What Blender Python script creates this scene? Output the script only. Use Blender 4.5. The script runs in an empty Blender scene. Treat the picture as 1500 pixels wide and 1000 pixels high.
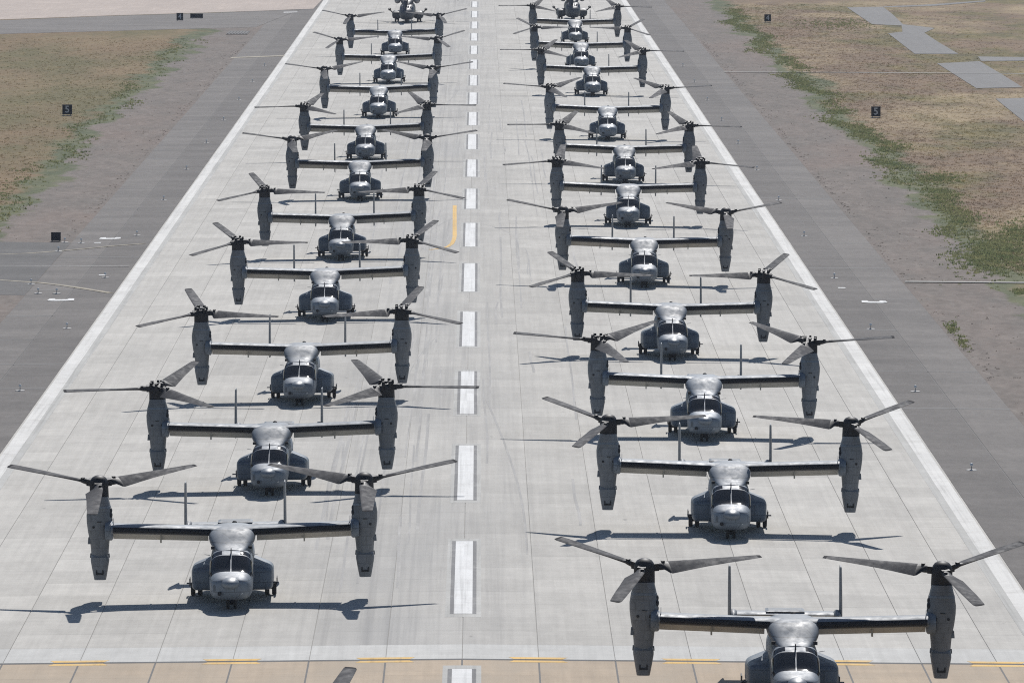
import bpy, bmesh, math, random
import numpy as np
from mathutils import Vector, Matrix, Euler

random.seed(7)
rng = np.random.default_rng(7)
S = bpy.context.scene
C = S.collection
R = math.radians

# ------------------------------------------------------------------ camera
FPX, HCAM, CAMX = 10745.0, 43.5, 0.86
cam_d = bpy.data.cameras.new('camera')
cam = bpy.data.objects.new('camera', cam_d); C.objects.link(cam)
cam_d.sensor_width = 36.0
cam_d.lens = FPX / 1500 * 36.0
cam_d.clip_start = 1.0; cam_d.clip_end = 40000
cam.location = (CAMX, 0, HCAM)
cam.rotation_euler = (R(90) - math.atan(820 / FPX), 0, -math.atan(48 / FPX))
S.camera = cam

# ------------------------------------------------------------------ sky and sun
SUN = Vector((0.14, 0.90, 1.0)).normalized()
elev = math.asin(SUN.z); azim = math.atan2(SUN.x, SUN.y)
W = bpy.data.worlds.new('World'); S.world = W; W.use_nodes = True
wn = W.node_tree.nodes; wl = W.node_tree.links; wn.clear()
sky = wn.new('ShaderNodeTexSky'); sky.sky_type = 'NISHITA'; sky.sun_disc = False
sky.sun_elevation = elev; sky.sun_rotation = azim
sky.air_density = 1.0; sky.dust_density = 0.4; sky.ozone_density = 2.0
bg = wn.new('ShaderNodeBackground'); bg.inputs['Strength'].default_value = 0.07
wo = wn.new('ShaderNodeOutputWorld')
wl.new(sky.outputs[0], bg.inputs[0]); wl.new(bg.outputs[0], wo.inputs[0])
sd = bpy.data.lights.new('sun', 'SUN'); sd.energy = 4.5; sd.angle = R(0.53); sd.color = (1.0, 0.972, 0.935)
so = bpy.data.objects.new('sun', sd); C.objects.link(so)
so.rotation_euler = (-SUN).to_track_quat('-Z', 'Y').to_euler()
so.location = (60, 300, 400)
S.view_settings.view_transform = 'Standard'; S.view_settings.look = 'None'
S.view_settings.gamma = 1.0; S.view_settings.exposure = 0.10
S.cycles.filter_width = 1.1; S.cycles.use_denoising = False
S.cycles.max_bounces = 6; S.cycles.volume_bounces = 0

# ------------------------------------------------------------------ ground shape and pixel helpers
CROWN = 0.010
def g(x):
    return -CROWN * min(abs(x), 38.1)
CM = cam.rotation_euler.to_matrix()
def ray(px, py):
    return (CM @ Vector(((px - 750) / FPX, -(py - 500) / FPX, -1.0))).normalized()
def at_z(px, py, z):
    d = ray(px, py); t = (z - HCAM) / d.z
    return Vector((CAMX, 0, HCAM)) + d * t
def G(px, py, dz=0.0):
    z = 0.0
    for _ in range(8):
        p = at_z(px, py, z); z = g(p.x)
    p.z = z + dz
    return p

# ------------------------------------------------------------------ materials
def mat(name):
    m = bpy.data.materials.new(name); m.use_nodes = True
    nt = m.node_tree; b = nt.nodes['Principled BSDF']
    return m, nt, b
def N(nt, t, **k):
    n = nt.nodes.new(t)
    for a, v in k.items():
        if hasattr(n, a): setattr(n, a, v)
        else: n.inputs[a].default_value = v
    return n
def L(nt, a, b): nt.links.new(a, b)
def mixc(nt, fac, a, b, blend='MIX'):
    n = nt.nodes.new('ShaderNodeMix'); n.data_type = 'RGBA'; n.blend_type = blend; n.clamp_factor = True
    for sock, v in ((n.inputs[0], fac), (n.inputs[6], a), (n.inputs[7], b)):
        if isinstance(v, bpy.types.NodeSocket): nt.links.new(v, sock)
        elif isinstance(v, (tuple, list)): sock.default_value = (*v, 1.0)
        else: sock.default_value = v
    return n.outputs[2]
def math_(nt, op, a, b=None, c=None):
    n = nt.nodes.new('ShaderNodeMath'); n.operation = op
    for i, v in enumerate((a, b, c)):
        if v is None: continue
        if isinstance(v, bpy.types.NodeSocket): nt.links.new(v, n.inputs[i])
        else: n.inputs[i].default_value = v
    return n.outputs[0]
def maprange(nt, v, a, b, c=0.0, d=1.0):
    n = nt.nodes.new('ShaderNodeMapRange'); n.clamp = True
    nt.links.new(v, n.inputs[0])
    for i, q in enumerate((a, b, c, d)): n.inputs[i + 1].default_value = q
    return n.outputs[0]
def pos(nt):
    n = nt.nodes.new('ShaderNodeNewGeometry'); return n.outputs['Position']
def scaled(nt, v, sx, sy, sz):
    n = nt.nodes.new('ShaderNodeMapping'); n.inputs['Scale'].default_value = (sx, sy, sz)
    nt.links.new(v, n.inputs[0]); return n.outputs[0]
def noise(nt, v, scale, detail=4.0, rough=0.55):
    n = nt.nodes.new('ShaderNodeTexNoise'); nt.links.new(v, n.inputs['Vector'])
    n.inputs['Scale'].default_value = scale; n.inputs['Detail'].default_value = detail
    n.inputs['Roughness'].default_value = rough
    return n.outputs['Fac']
def sep(nt, v):
    n = nt.nodes.new('ShaderNodeSeparateXYZ'); nt.links.new(v, n.inputs[0]); return n.outputs
def comb(nt, x, y, z=0.0):
    n = nt.nodes.new('ShaderNodeCombineXYZ')
    for i, q in enumerate((x, y, z)):
        if isinstance(q, bpy.types.NodeSocket): nt.links.new(q, n.inputs[i])
        else: n.inputs[i].default_value = q
    return n.outputs[0]

SLAB_W, SLAB_L, Y_THR = 3.81, 6.1, 362.6

def concrete(name, base, tint_old=None, var=0.09, rubber=True):
    m, nt, b = mat(name)
    P = pos(nt); x, y, z = sep(nt, P)
    ix = math_(nt, 'FLOOR', math_(nt, 'DIVIDE', x, SLAB_W))
    iy = math_(nt, 'FLOOR', math_(nt, 'DIVIDE', math_(nt, 'SUBTRACT', y, Y_THR), SLAB_L))
    wnz = nt.nodes.new('ShaderNodeTexWhiteNoise'); L(nt, comb(nt, ix, iy, 3.0), wnz.inputs[0])
    v1 = maprange(nt, wnz.outputs['Value'], 0, 1, 1 - var * 0.5, 1 + var * 0.5)
    # lane by lane casting differences
    wn2 = nt.nodes.new('ShaderNodeTexWhiteNoise'); L(nt, comb(nt, ix, 0.0, 9.0), wn2.inputs[0])
    v2 = maprange(nt, wn2.outputs['Value'], 0, 1, 0.975, 1.025)
    big = maprange(nt, noise(nt, scaled(nt, P, 0.06, 0.02, 1), 1.0, 5), 0.3, 0.7, 0.93, 1.06)
    strk = maprange(nt, noise(nt, scaled(nt, P, 2.6, 0.03, 1), 1.0, 6, 0.7), 0.3, 0.7, 0.90, 1.06)
    cross = maprange(nt, noise(nt, scaled(nt, P, 0.12, 1.3, 1), 1.0, 5, 0.75), 0.3, 0.7, 0.93, 1.05)
    grime = maprange(nt, noise(nt, scaled(nt, P, 0.9, 0.28, 1), 1.0, 7, 0.68), 0.30, 0.70, 0.89, 1.07)
    f = v1
    for q in (v2, big, strk, cross, grime): f = math_(nt, 'MULTIPLY', f, q)
    col = mixc(nt, 1.0, base, comb(nt, f, f, f), 'MULTIPLY')
    if tint_old:
        t = maprange(nt, noise(nt, scaled(nt, P, 0.25, 0.12, 1), 1.0, 4), 0.42, 0.7, 0, 0.75)
        col = mixc(nt, t, col, tint_old)
    if rubber:
        # tyre rubber worn into the wheel tracks either side of the centreline
        ax = math_(nt, 'ABSOLUTE', math_(nt, 'ADD', x, 3.0))
        band = maprange(nt, ax, 8.5, 1.2, 0, 1)
        r1 = maprange(nt, noise(nt, scaled(nt, P, 1.7, 0.012, 1), 1.0, 6, 0.66), 0.46, 0.68, 0, 1)
        r2 = maprange(nt, noise(nt, scaled(nt, P, 0.10, 0.018, 1), 1.0, 3), 0.35, 0.65, 0.25, 1)
        rr = math_(nt, 'MULTIPLY', math_(nt, 'MULTIPLY', band, r1), r2)
        col = mixc(nt, math_(nt, 'MULTIPLY', rr, 0.85), col, (0.17, 0.165, 0.16))
        soft = math_(nt, 'MULTIPLY', band, math_(nt, 'MULTIPLY', r2, 0.60))
        col = mixc(nt, soft, col, (0.30, 0.295, 0.285))
        # drips and spots
        sp = maprange(nt, noise(nt, scaled(nt, P, 1.4, 0.35, 1), 1.0, 2), 0.74, 0.80, 0, 0.45)
        col = mixc(nt, sp, col, (0.16, 0.155, 0.15))
    L(nt, col, b.inputs['Base Color'])
    b.inputs['Roughness'].default_value = 0.85
    b.inputs['Specular IOR Level'].default_value = 0.25
    return m

M = {}
M['concrete'] = concrete('runway_concrete', (0.428, 0.410, 0.376), var=0.16)
M['tan'] = concrete('tan_concrete', (0.395, 0.315, 0.23), (0.34, 0.285, 0.22), rubber=False)
M['pale'] = concrete('new_concrete', (0.475, 0.468, 0.445), rubber=False, var=0.05)
M['pink'] = concrete('pink_concrete', (0.40, 0.335, 0.29), (0.34, 0.285, 0.25), rubber=False)
M['pad'] = concrete('grey_pad_concrete', (0.165, 0.16, 0.156), rubber=False, var=0.03)

def asphalt(name, base, dark):
    m, nt, b = mat(name)
    P = pos(nt)
    a = maprange(nt, noise(nt, scaled(nt, P, 0.10, 0.02, 1), 1.0, 6, 0.6), 0.35, 0.68, 0, 1)
    col = mixc(nt, a, base, dark)
    c = maprange(nt, noise(nt, scaled(nt, P, 0.06, 0.14, 1), 1.0, 6, 0.7), 0.42, 0.66, 0, 0.9)
    col = mixc(nt, c, col, tuple(q * 1.25 for q in base))
    f = maprange(nt, noise(nt, scaled(nt, P, 1.6, 0.5, 1), 1.0, 7, 0.75), 0.28, 0.72, 0.82, 1.16)
    col = mixc(nt, 1.0, col, comb(nt, f, f, f), 'MULTIPLY')
    L(nt, col, b.inputs['Base Color'])
    b.inputs['Roughness'].default_value = 0.88; b.inputs['Specular IOR Level'].default_value = 0.25
    return m
M['asphalt_in'] = asphalt('asphalt_inner_lane', (0.116, 0.106, 0.099), (0.090, 0.082, 0.077))
M['asphalt_out'] = asphalt('asphalt_outer_lane', (0.138, 0.126, 0.117), (0.110, 0.101, 0.095))
M['asphalt_taxi'] = asphalt('asphalt_taxiway', (0.098, 0.093, 0.090), (0.078, 0.075, 0.073))

def flat(name, col, rough=0.6, metal=0.0, var=0.0, scale=3.0, spec=0.5, objrand=0.0):
    m, nt, b = mat(name)
    b.inputs['Roughness'].default_value = rough; b.inputs['Metallic'].default_value = metal
    b.inputs['Specular IOR Level'].default_value = spec
    tc = nt.nodes.new('ShaderNodeTexCoord')
    v = maprange(nt, noise(nt, tc.outputs['Object'], scale, 5, 0.6), 0.3, 0.7, 1 - var, 1 + var)
    if objrand:
        oi = nt.nodes.new('ShaderNodeObjectInfo')
        v = math_(nt, 'MULTIPLY', v, maprange(nt, oi.outputs['Random'], 0, 1, 1 - objrand, 1 + objrand))
    L(nt, mixc(nt, 1.0, col, comb(nt, v, v, v), 'MULTIPLY'), b.inputs['Base Color'])
    return m

def worn_paint(name, col, under, amount=0.35, sx=0.8, sy=0.25):
    m, nt, b = mat(name); P = pos(nt)
    a = maprange(nt, noise(nt, scaled(nt, P, sx, sy, 1), 1.0, 8, 0.7), 0.50, 0.75, 0, amount)
    c = mixc(nt, a, col, under)
    j = maprange(nt, noise(nt, scaled(nt, P, 0.3, 1.2, 1), 1.0, 3), 0.3, 0.7, 0.94, 1.04)
    c = mixc(nt, 1.0, c, comb(nt, j, j, j), 'MULTIPLY')
    x, y, z = sep(nt, P)
    wz = nt.nodes.new('ShaderNodeTexWhiteNoise'); L(nt, comb(nt, math_(nt, 'FLOOR', math_(nt, 'DIVIDE', x, SLAB_W)), math_(nt, 'FLOOR', math_(nt, 'DIVIDE', math_(nt, 'SUBTRACT', y, Y_THR + 0.28), SLAB_L)), 5.0), wz.inputs[0])
    k = math_(nt, 'MULTIPLY', maprange(nt, wz.outputs['Value'], 0, 1, 0.92, 1.05), maprange(nt, noise(nt, scaled(nt, P, 4.0, 0.04, 1), 1.0, 4, 0.6), 0.50, 0.72, 1.0, 0.72))
    c = mixc(nt, 1.0, c, comb(nt, k, k, k), 'MULTIPLY')
    L(nt, c, b.inputs['Base Color']); b.inputs['Roughness'].default_value = 0.75
    b.inputs['Specular IOR Level'].default_value = 0.3
    return m
M['white_paint'] = worn_paint('white_runway_paint', (0.60, 0.60, 0.59), (0.40, 0.39, 0.38), 0.6)
M['edge_paint'] = worn_paint('edge_stripe_paint', (0.55, 0.54, 0.515), (0.40, 0.385, 0.36), 0.9, 0.9, 0.5)
M['yellow_paint'] = worn_paint('yellow_paint', (0.60, 0.37, 0.09), (0.44, 0.36, 0.24), 0.8)
M['old_yellow'] = worn_paint('faded_yellow_paint', (0.27, 0.235, 0.17), (0.14, 0.13, 0.12), 0.9, 0.4, 0.4)
M['pale_paint'] = worn_paint('faded_pale_paint', (0.26, 0.25, 0.24), (0.14, 0.13, 0.125), 0.9, 0.4, 0.4)
M['black_edge'] = worn_paint('black_stripe_border', (0.11, 0.11, 0.115), (0.26, 0.255, 0.245), 0.9)
M['grey_halo'] = worn_paint('removed_paint_halo', (0.34, 0.335, 0.315), (0.42, 0.415, 0.395), 0.9)
M['tyre_mark'] = worn_paint('tyre_rubber_mark', (0.27, 0.262, 0.25), (0.40, 0.385, 0.36), 1.0, 1.5, 0.1)
M['trench'] = flat('trench_cover_concrete', (0.30, 0.29, 0.27), 0.9, var=0.15)
M['joint'] = flat('joint_filler', (0.25, 0.243, 0.23), 0.9)
M['tar'] = flat('tar_joint', (0.035, 0.035, 0.038), 0.8)
M['crack'] = flat('crack_sealant', (0.062, 0.059, 0.058), 0.8)

# aircraft paint: faded blue grey with oily streaks, darker scuffs and panel wear
def paint(name, col, rough, oil=0.35, zs=0.5, wear=0.4, spec=0.5, panels=0.0, pw=0.9, ph=0.55):
    m, nt, b = mat(name)
    tc = nt.nodes.new('ShaderNodeTexCoord'); O = tc.outputs['Object']
    oi = nt.nodes.new('ShaderNodeObjectInfo')
    off = nt.nodes.new('ShaderNodeVectorMath'); off.operation = 'ADD'
    L(nt, O, off.inputs[0]); L(nt, comb(nt, math_(nt, 'MULTIPLY', oi.outputs['Random'], 60.0), 0.0, math_(nt, 'MULTIPLY', oi.outputs['Random'], 23.0)), off.inputs[1])
    V = off.outputs[0]
    rr = maprange(nt, oi.outputs['Random'], 0, 1, 0.94, 1.06)
    a = maprange(nt, noise(nt, scaled(nt, V, 1.3, 1.3, zs), 1.0, 6, 0.65), 0.35, 0.72, 0, oil)
    c = mixc(nt, a, col, tuple(q * 0.5 for q in col))
    d = maprange(nt, noise(nt, scaled(nt, V, 4.0, 4.0, 1.2), 1.0, 5, 0.7), 0.55, 0.78, 0, wear)
    b.inputs['Specular IOR Level'].default_value = spec
    c = mixc(nt, d, c, tuple(min(1, q * 1.5) for q in col))
    if panels:
        x, y, z = sep(nt, O)
        br = nt.nodes.new('ShaderNodeTexBrick'); L(nt, comb(nt, math_(nt, 'ADD', x, math_(nt, 'MULTIPLY', y, 0.9)), z), br.inputs['Vector'])
        br.offset = 0.37; br.inputs['Scale'].default_value = 1.0; br.inputs['Brick Width'].default_value = pw; br.inputs['Row Height'].default_value = ph
        br.inputs['Mortar Size'].default_value = 0.02; br.inputs['Mortar Smooth'].default_value = 0.3; br.inputs['Bias'].default_value = 0.0
        br.inputs['Color1'].default_value = (0.86, 0.86, 0.86, 1); br.inputs['Color2'].default_value = (1.14, 1.14, 1.14, 1); br.inputs['Mortar'].default_value = (0.45, 0.45, 0.45, 1)
        c = mixc(nt, panels, c, mixc(nt, 1.0, c, br.outputs['Color'], 'MULTIPLY'))
    c = mixc(nt, 1.0, c, comb(nt, rr, rr, rr), 'MULTIPLY')
    c = mixc(nt, 1.0, c, oi.outputs['Color'], 'MULTIPLY')
    L(nt, c, b.inputs['Base Color'])
    rg = maprange(nt, noise(nt, V, 2.5, 4), 0.3, 0.7, rough - 0.06, rough + 0.14)
    L(nt, rg, b.inputs['Roughness'])
    return m
M['paint'] = paint('grey_aircraft_paint', (0.165, 0.196, 0.236), 0.52, panels=0.8, spec=0.42)
M['paint_nac'] = paint('nacelle_grey_paint', (0.180, 0.192, 0.208), 0.54, 0.6, 0.3, panels=0.45, pw=0.62, ph=0.48)
M['paint_top'] = paint('upper_grey_paint', (0.150, 0.175, 0.205), 0.54, panels=0.8, spec=0.42)
M['radome'] = paint('radome_paint', (0.165, 0.190, 0.22), 0.40, 0.15)
M['flap'] = paint('flaperon_bounce_lit_paint', (0.46, 0.44, 0.40), 0.65, 0.3)  # bounce light from the runway is put into this lighter colour
M['blade'] = paint('rotor_blade_paint', (0.036, 0.037, 0.043), 0.72, 0.12, wear=0.08, spec=0.20)
M['blade_tip'] = flat('rotor_blade_tip', (0.03, 0.03, 0.033), 0.85, spec=0.08)
M['black'] = flat('black_rubber_oil_and_shade', (0.013, 0.014, 0.018), 0.55, var=0.25, spec=0.3)
M['boot'] = flat('deicing_rubber', (0.011, 0.012, 0.016), 0.55, spec=0.25)
M['tyre'] = flat('tyre_rubber', (0.02, 0.02, 0.021), 0.85)
M['metal'] = flat('bare_metal', (0.30, 0.30, 0.31), 0.45, 0.6, var=0.15)
M['hole'] = flat('dark_opening', (0.008, 0.008, 0.010), 0.7)
M['lamp_white'] = flat('lamp_white', (0.75, 0.75, 0.73), 0.35)
M['helo'] = paint('helicopter_grey_paint', (0.062, 0.072, 0.086), 0.5)
M['sign_black'] = flat('sign_black', (0.014, 0.015, 0.024), 0.7)
M['sign_white'] = flat('sign_white', (0.62, 0.62, 0.64), 0.6)
M['galv'] = flat('galvanised_steel', (0.35, 0.35, 0.34), 0.5, 0.4)
M['conc_base'] = flat('light_base_concrete', (0.45, 0.44, 0.42), 0.85, var=0.1)
m, nt, b = mat('cockpit_glass'); M['glass'] = m
b.inputs['Base Color'].default_value = (0.012, 0.015, 0.020, 1); b.inputs['Roughness'].default_value = 0.08
b.inputs['Specular IOR Level'].default_value = 0.22

# ground colour, shared by the soil and what grows on it
grp = bpy.data.node_groups.new('field_colour', 'ShaderNodeTree')
grp.interface.new_socket('Color', in_out='OUTPUT', socket_type='NodeSocketColor')
def build_field(nt):
    out = nt.nodes.new('NodeGroupOutput')
    P = pos(nt); x, y, z = sep(nt, P)
    ax = math_(nt, 'ABSOLUTE', x)
    edge = math_(nt, 'ADD', ax, maprange(nt, noise(nt, scaled(nt, P, 0.10, 0.035, 1), 1.0, 6, 0.65), 0.2, 0.8, -5.0, 5.0))
    # bare dirt beside the shoulder
    n1 = noise(nt, scaled(nt, P, 0.30, 0.06, 1), 1.0, 7, 0.65)
    n2 = noise(nt, scaled(nt, P, 0.05, 0.012, 1), 1.0, 4)
    dirt = mixc(nt, maprange(nt, n1, 0.35, 0.68), (0.150, 0.133, 0.119), (0.188, 0.160, 0.142))
    dirt = mixc(nt, maprange(nt, n2, 0.50, 0.70, 0, 0.7), dirt, (0.195, 0.148, 0.125))
    dirt = mixc(nt, maprange(nt, noise(nt, scaled(nt, P, 0.9, 0.2, 1), 1.0, 4), 0.60, 0.75, 0, 0.5), dirt, (0.25, 0.225, 0.20))
    # dry grass: straw, rust brown and olive patches
    p1 = noise(nt, scaled(nt, P, 0.035, 0.013, 1), 1.0, 6, 0.62)
    p2 = noise(nt, scaled(nt, comb(nt, math_(nt, 'ADD', x, 310.0), y), 0.045, 0.010, 1), 1.0, 6, 0.65)
    p3 = noise(nt, scaled(nt, P, 0.25, 0.09, 1), 1.0, 7, 0.7)
    straw = mixc(nt, maprange(nt, p3, 0.36, 0.66), (0.220, 0.168, 0.105), (0.335, 0.262, 0.162))
    rust = mixc(nt, maprange(nt, p3, 0.36, 0.66), (0.150, 0.108, 0.076), (0.222, 0.158, 0.104))
    olive = mixc(nt, maprange(nt, p3, 0.36, 0.66), (0.100, 0.094, 0.050), (0.185, 0.150, 0.062))
    gr = mixc(nt, maprange(nt, p1, 0.40, 0.52), straw, rust)
    gr = mixc(nt, maprange(nt, p2, 0.48, 0.58, 0, 0.9), gr, olive)
    # the left field is darker, browner and greener
    left = maprange(nt, x, -5.0, 5.0, 1, 0)
    lf = mixc(nt, maprange(nt, p2, 0.40, 0.60), (0.185, 0.130, 0.072), (0.125, 0.108, 0.052))
    lf = mixc(nt, maprange(nt, p3, 0.55, 0.72, 0, 0.6), lf, (0.21, 0.150, 0.09))
    gr = mixc(nt, math_(nt, 'MULTIPLY', left, 0.8), gr, lf)
    green = mixc(nt, maprange(nt, p3, 0.38, 0.62), (0.082, 0.096, 0.052), (0.130, 0.134, 0.074))
    col = mixc(nt, maprange(nt, edge, 46.0, 47.2), dirt, green)
    col = mixc(nt, maprange(nt, edge, 48.8, 50.6), col, gr)
    L(nt, col, out.inputs[0])
build_field(grp)
def field_mat(name, mul=1.0, rough=0.95, bump=True):
    m, nt, b = mat(name)
    q = nt.nodes.new('ShaderNodeGroup'); q.node_tree = grp
    P = pos(nt)
    f = maprange(nt, noise(nt, scaled(nt, P, 1.1, 0.35, 1), 1.0, 6, 0.7), 0.25, 0.75, 0.72 * mul, 1.25 * mul)
    L(nt, mixc(nt, 1.0, q.outputs[0], comb(nt, f, f, f), 'MULTIPLY'), b.inputs['Base Color'])
    b.inputs['Roughness'].default_value = rough; b.inputs['Specular IOR Level'].default_value = 0.15
    return m
def leafy(m, amt=0.5):
    nt = m.node_tree; b = nt.nodes['Principled BSDF']; o = [n for n in nt.nodes if n.type == 'OUTPUT_MATERIAL'][0]
    tr = nt.nodes.new('ShaderNodeBsdfTranslucent'); mx = nt.nodes.new('ShaderNodeMixShader'); mx.inputs[0].default_value = amt
    nt.links.new(b.inputs['Base Color'].links[0].from_socket, tr.inputs[0])
    nt.links.new(b.outputs[0], mx.inputs[1]); nt.links.new(tr.outputs[0], mx.inputs[2]); nt.links.new(mx.outputs[0], o.inputs[0])
M['field'] = field_mat('field_soil')
M['dry_blades'] = field_mat('dry_grass_blades', 1.35); leafy(M['dry_blades'])
m, nt, b = mat('green_weeds'); M['weeds'] = m
tc = pos(nt)
L(nt, mixc(nt, maprange(nt, noise(nt, scaled(nt, tc, 0.5, 0.3, 1), 1.0, 5, 0.6), 0.35, 0.66), (0.155, 0.185, 0.090), (0.265, 0.255, 0.130)), b.inputs['Base Color']); leafy(m)
b.inputs['Roughness'].default_value = 0.8; b.inputs['Specular IOR Level'].default_value = 0.2

# ------------------------------------------------------------------ mesh helpers
def link(name, me, m, parent=None, loc=None, kind=None, label=None, cat=None, group=None):
    if m is not None and len(me.materials) == 0: me.materials.append(M[m] if isinstance(m, str) else m)
    o = bpy.data.objects.new(name, me); C.objects.link(o)
    if parent: o.parent = parent
    if loc is not None: o.location = loc
    tag(o, label, cat, group, kind)
    return o
def tag(o, label=None, cat=None, group=None, kind=None):
    if label: o['label'] = label
    if cat: o['category'] = cat
    if group: o['group'] = group
    if kind: o['kind'] = kind
def empty(name, loc=(0, 0, 0), label=None, cat=None, group=None):
    o = bpy.data.objects.new(name, None); C.objects.link(o); o.location = loc
    o.empty_display_size = 0.5
    tag(o, label, cat, group); return o
def finish(bm, name, smooth=None):
    bmesh.ops.recalc_face_normals(bm, faces=bm.faces[:])
    me = bpy.data.meshes.new(name); bm.to_mesh(me); bm.free()
    if smooth is not None:
        for p in me.polygons: p.use_smooth = True
        me.set_sharp_from_angle(angle=R(smooth))
    return me
def loft(bm, rings, cap0=True, cap1=True, closed=True):
    vs = [[bm.verts.new(p) for p in r] for r in rings]
    n = len(rings[0])
    for a, b_ in zip(vs[:-1], vs[1:]):
        for i in range(n if closed else n - 1):
            j = (i + 1) % n
            bm.faces.new((a[i], a[j], b_[j], b_[i]))
    if cap0: bm.faces.new(list(reversed(vs[0])))
    if cap1: bm.faces.new(vs[-1])
    return vs
def box(bm, c, s, rot=None, taper=1.0):
    mtx = Matrix.Translation(c) @ (rot.to_4x4() if rot else Matrix.Identity(4))
    vs = []
    for z in (-1, 1):
        k = taper if z > 0 else 1.0
        for x, y in ((-1, -1), (1, -1), (1, 1), (-1, 1)):
            vs.append(bm.verts.new(mtx @ Vector((x * s[0] / 2 * k, y * s[1] / 2 * k, z * s[2] / 2))))
    for f in ((3, 2, 1, 0), (4, 5, 6, 7), (0, 1, 5, 4), (1, 2, 6, 5), (2, 3, 7, 6), (3, 0, 4, 7)):
        bm.faces.new([vs[i] for i in f])
def tube(bm, a, b_, r0, r1=None, n=10):
    a = Vector(a); b_ = Vector(b_); r1 = r0 if r1 is None else r1
    d = (b_ - a).normalized(); u = d.orthogonal().normalized(); v = d.cross(u)
    loft(bm, [[a + (u * math.cos(t) + v * math.sin(t)) * r0 for t in [2 * math.pi * i / n for i in range(n)]],
              [b_ + (u * math.cos(t) + v * math.sin(t)) * r1 for t in [2 * math.pi * i / n for i in range(n)]]])
def lathe(bm, prof, axis='z', c=(0, 0, 0), n=20):
    rings = []
    for h, r in prof:
        ring = []
        for i in range(n):
            t = 2 * math.pi * i / n; p = (r * math.cos(t), r * math.sin(t), h)
            if axis == 'x': p = (h, r * math.cos(t), r * math.sin(t))
            if axis == 'y': p = (r * math.cos(t), h, r * math.sin(t))
            ring.append(Vector(p) + Vector(c))
        rings.append(ring)
    loft(bm, rings)
def super_ring(cx, cz, hw, hh, n, k=28, plane='xz', s=0.0, nb=None):
    out = []
    for i in range(k):
        t = 2 * math.pi * (i + 0.5) / k
        c, q = math.cos(t), math.sin(t)
        e = 2.0 / (n if q >= 0 or nb is None else nb)
        a = cx + hw * math.copysign(abs(c) ** e, c); h = cz + hh * math.copysign(abs(q) ** e, q)
        out.append(Vector((a, s, h)) if plane == 'xz' else Vector((a, h, s)))
    return out
def interp(tab, s):
    xs = [r[0] for r in tab]
    if s <= xs[0]: return tab[0][1:]
    if s >= xs[-1]: return tab[-1][1:]
    i = max(j for j in range(len(xs)) if xs[j] <= s)
    i = min(i, len(xs) - 2)
    t = (s - xs[i]) / (xs[i + 1] - xs[i])
    res = []
    for k in range(1, len(tab[0])):
        p1, p2 = tab[i][k], tab[i + 1][k]
        h = xs[i + 1] - xs[i]
        d = (p2 - p1) / h
        dm = (p1 - tab[i - 1][k]) / (xs[i] - xs[i - 1]) if i > 0 else d
        dp = (tab[i + 2][k] - p2) / (xs[i + 2] - xs[i + 1]) if i + 2 < len(xs) else d
        def slope(a, b_): return 0.0 if a * b_ <= 0 else 2 * a * b_ / (a + b_)
        m1 = slope(dm, d) if i > 0 else d; m2 = slope(d, dp) if i + 2 < len(xs) else d
        t2, t3 = t * t, t * t * t
        res.append((2*t3-3*t2+1)*p1 + (t3-2*t2+t)*h*m1 + (-2*t3+3*t2)*p2 + (t3-t2)*h*m2)
    return res

# ------------------------------------------------------------------ THE SETTING: ground, runway, shoulders
def sheet(name, pts, m, dz, parent=None, kind='structure', **k):
    """flat polygon (list of (x,y)) laid on the cambered ground, cut along the camber breaks"""
    bm = bmesh.new()
    f = bm.faces.new([bm.verts.new((p[0], p[1], 0)) for p in pts])
    for xb in (0.0, 38.1, -38.1):
        bmesh.ops.bisect_plane(bm, geom=bm.verts[:] + bm.edges[:] + bm.faces[:], plane_co=(xb, 0, 0), plane_no=(1, 0, 0))
    for v in bm.verts: v.co.z = g(v.co.x) + dz
    for f in bm.faces:
        f.normal_update()
        if f.normal.z < 0: f.normal_flip()
    me = bpy.data.meshes.new(name); bm.to_mesh(me); bm.free()
    o = link(name, me, m, parent, kind=None if parent else kind)
    return o
def strip(name, x0, x1, y0, y1, m, dz, parent=None, **k):
    return sheet(name, [(x0, y0), (x1, y0), (x1, y1), (x0, y1)], m, dz, parent, **k)
def ribbon(name, pts, w, m, dz, parent=None):
    pts = [Vector((p[0], p[1])) for p in pts]
    bm = bmesh.new(); a = []
    for i, p in enumerate(pts):
        d = (pts[min(i + 1, len(pts) - 1)] - pts[max(i - 1, 0)]).normalized(); nn = Vector((-d.y, d.x)) * w / 2
        a.append([bm.verts.new((q.x, q.y, g(q.x) + dz)) for q in (p + nn, p - nn)])
    for p, q in zip(a[:-1], a[1:]): bm.faces.new((p[0], p[1], q[1], q[0]))
    for f in bm.faces:
        f.normal_update()
        if f.normal.z < 0: f.normal_flip()
    me = bpy.data.meshes.new(name); bm.to_mesh(me); bm.free()
    return link(name, me, m, parent, kind=None if parent else 'structure')

Y0, Y1 = 330.0, 1560.0
Z_F = g(38.1)
# open ground, hollowed out below the pavements
bm = bmesh.new()
xs = [-12000, -3000, -400, -120, -38.1, -37.5, 37.5, 38.1, 120, 400, 3000, 12000]
ys = [-800, 100, 330, 700, 1100, 1560, 3000, 20000]
grid = [[bm.verts.new((x, y, Z_F - 0.02 if abs(x) >= 38 else Z_F - 0.35)) for x in xs] for y in ys]
for j in range(len(ys) - 1):
    for i in range(len(xs) - 1): bm.faces.new((grid[j][i], grid[j][i+1], grid[j+1][i+1], grid[j+1][i]))
link('ground', finish(bm, 'ground'), 'field', kind='structure')

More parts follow.
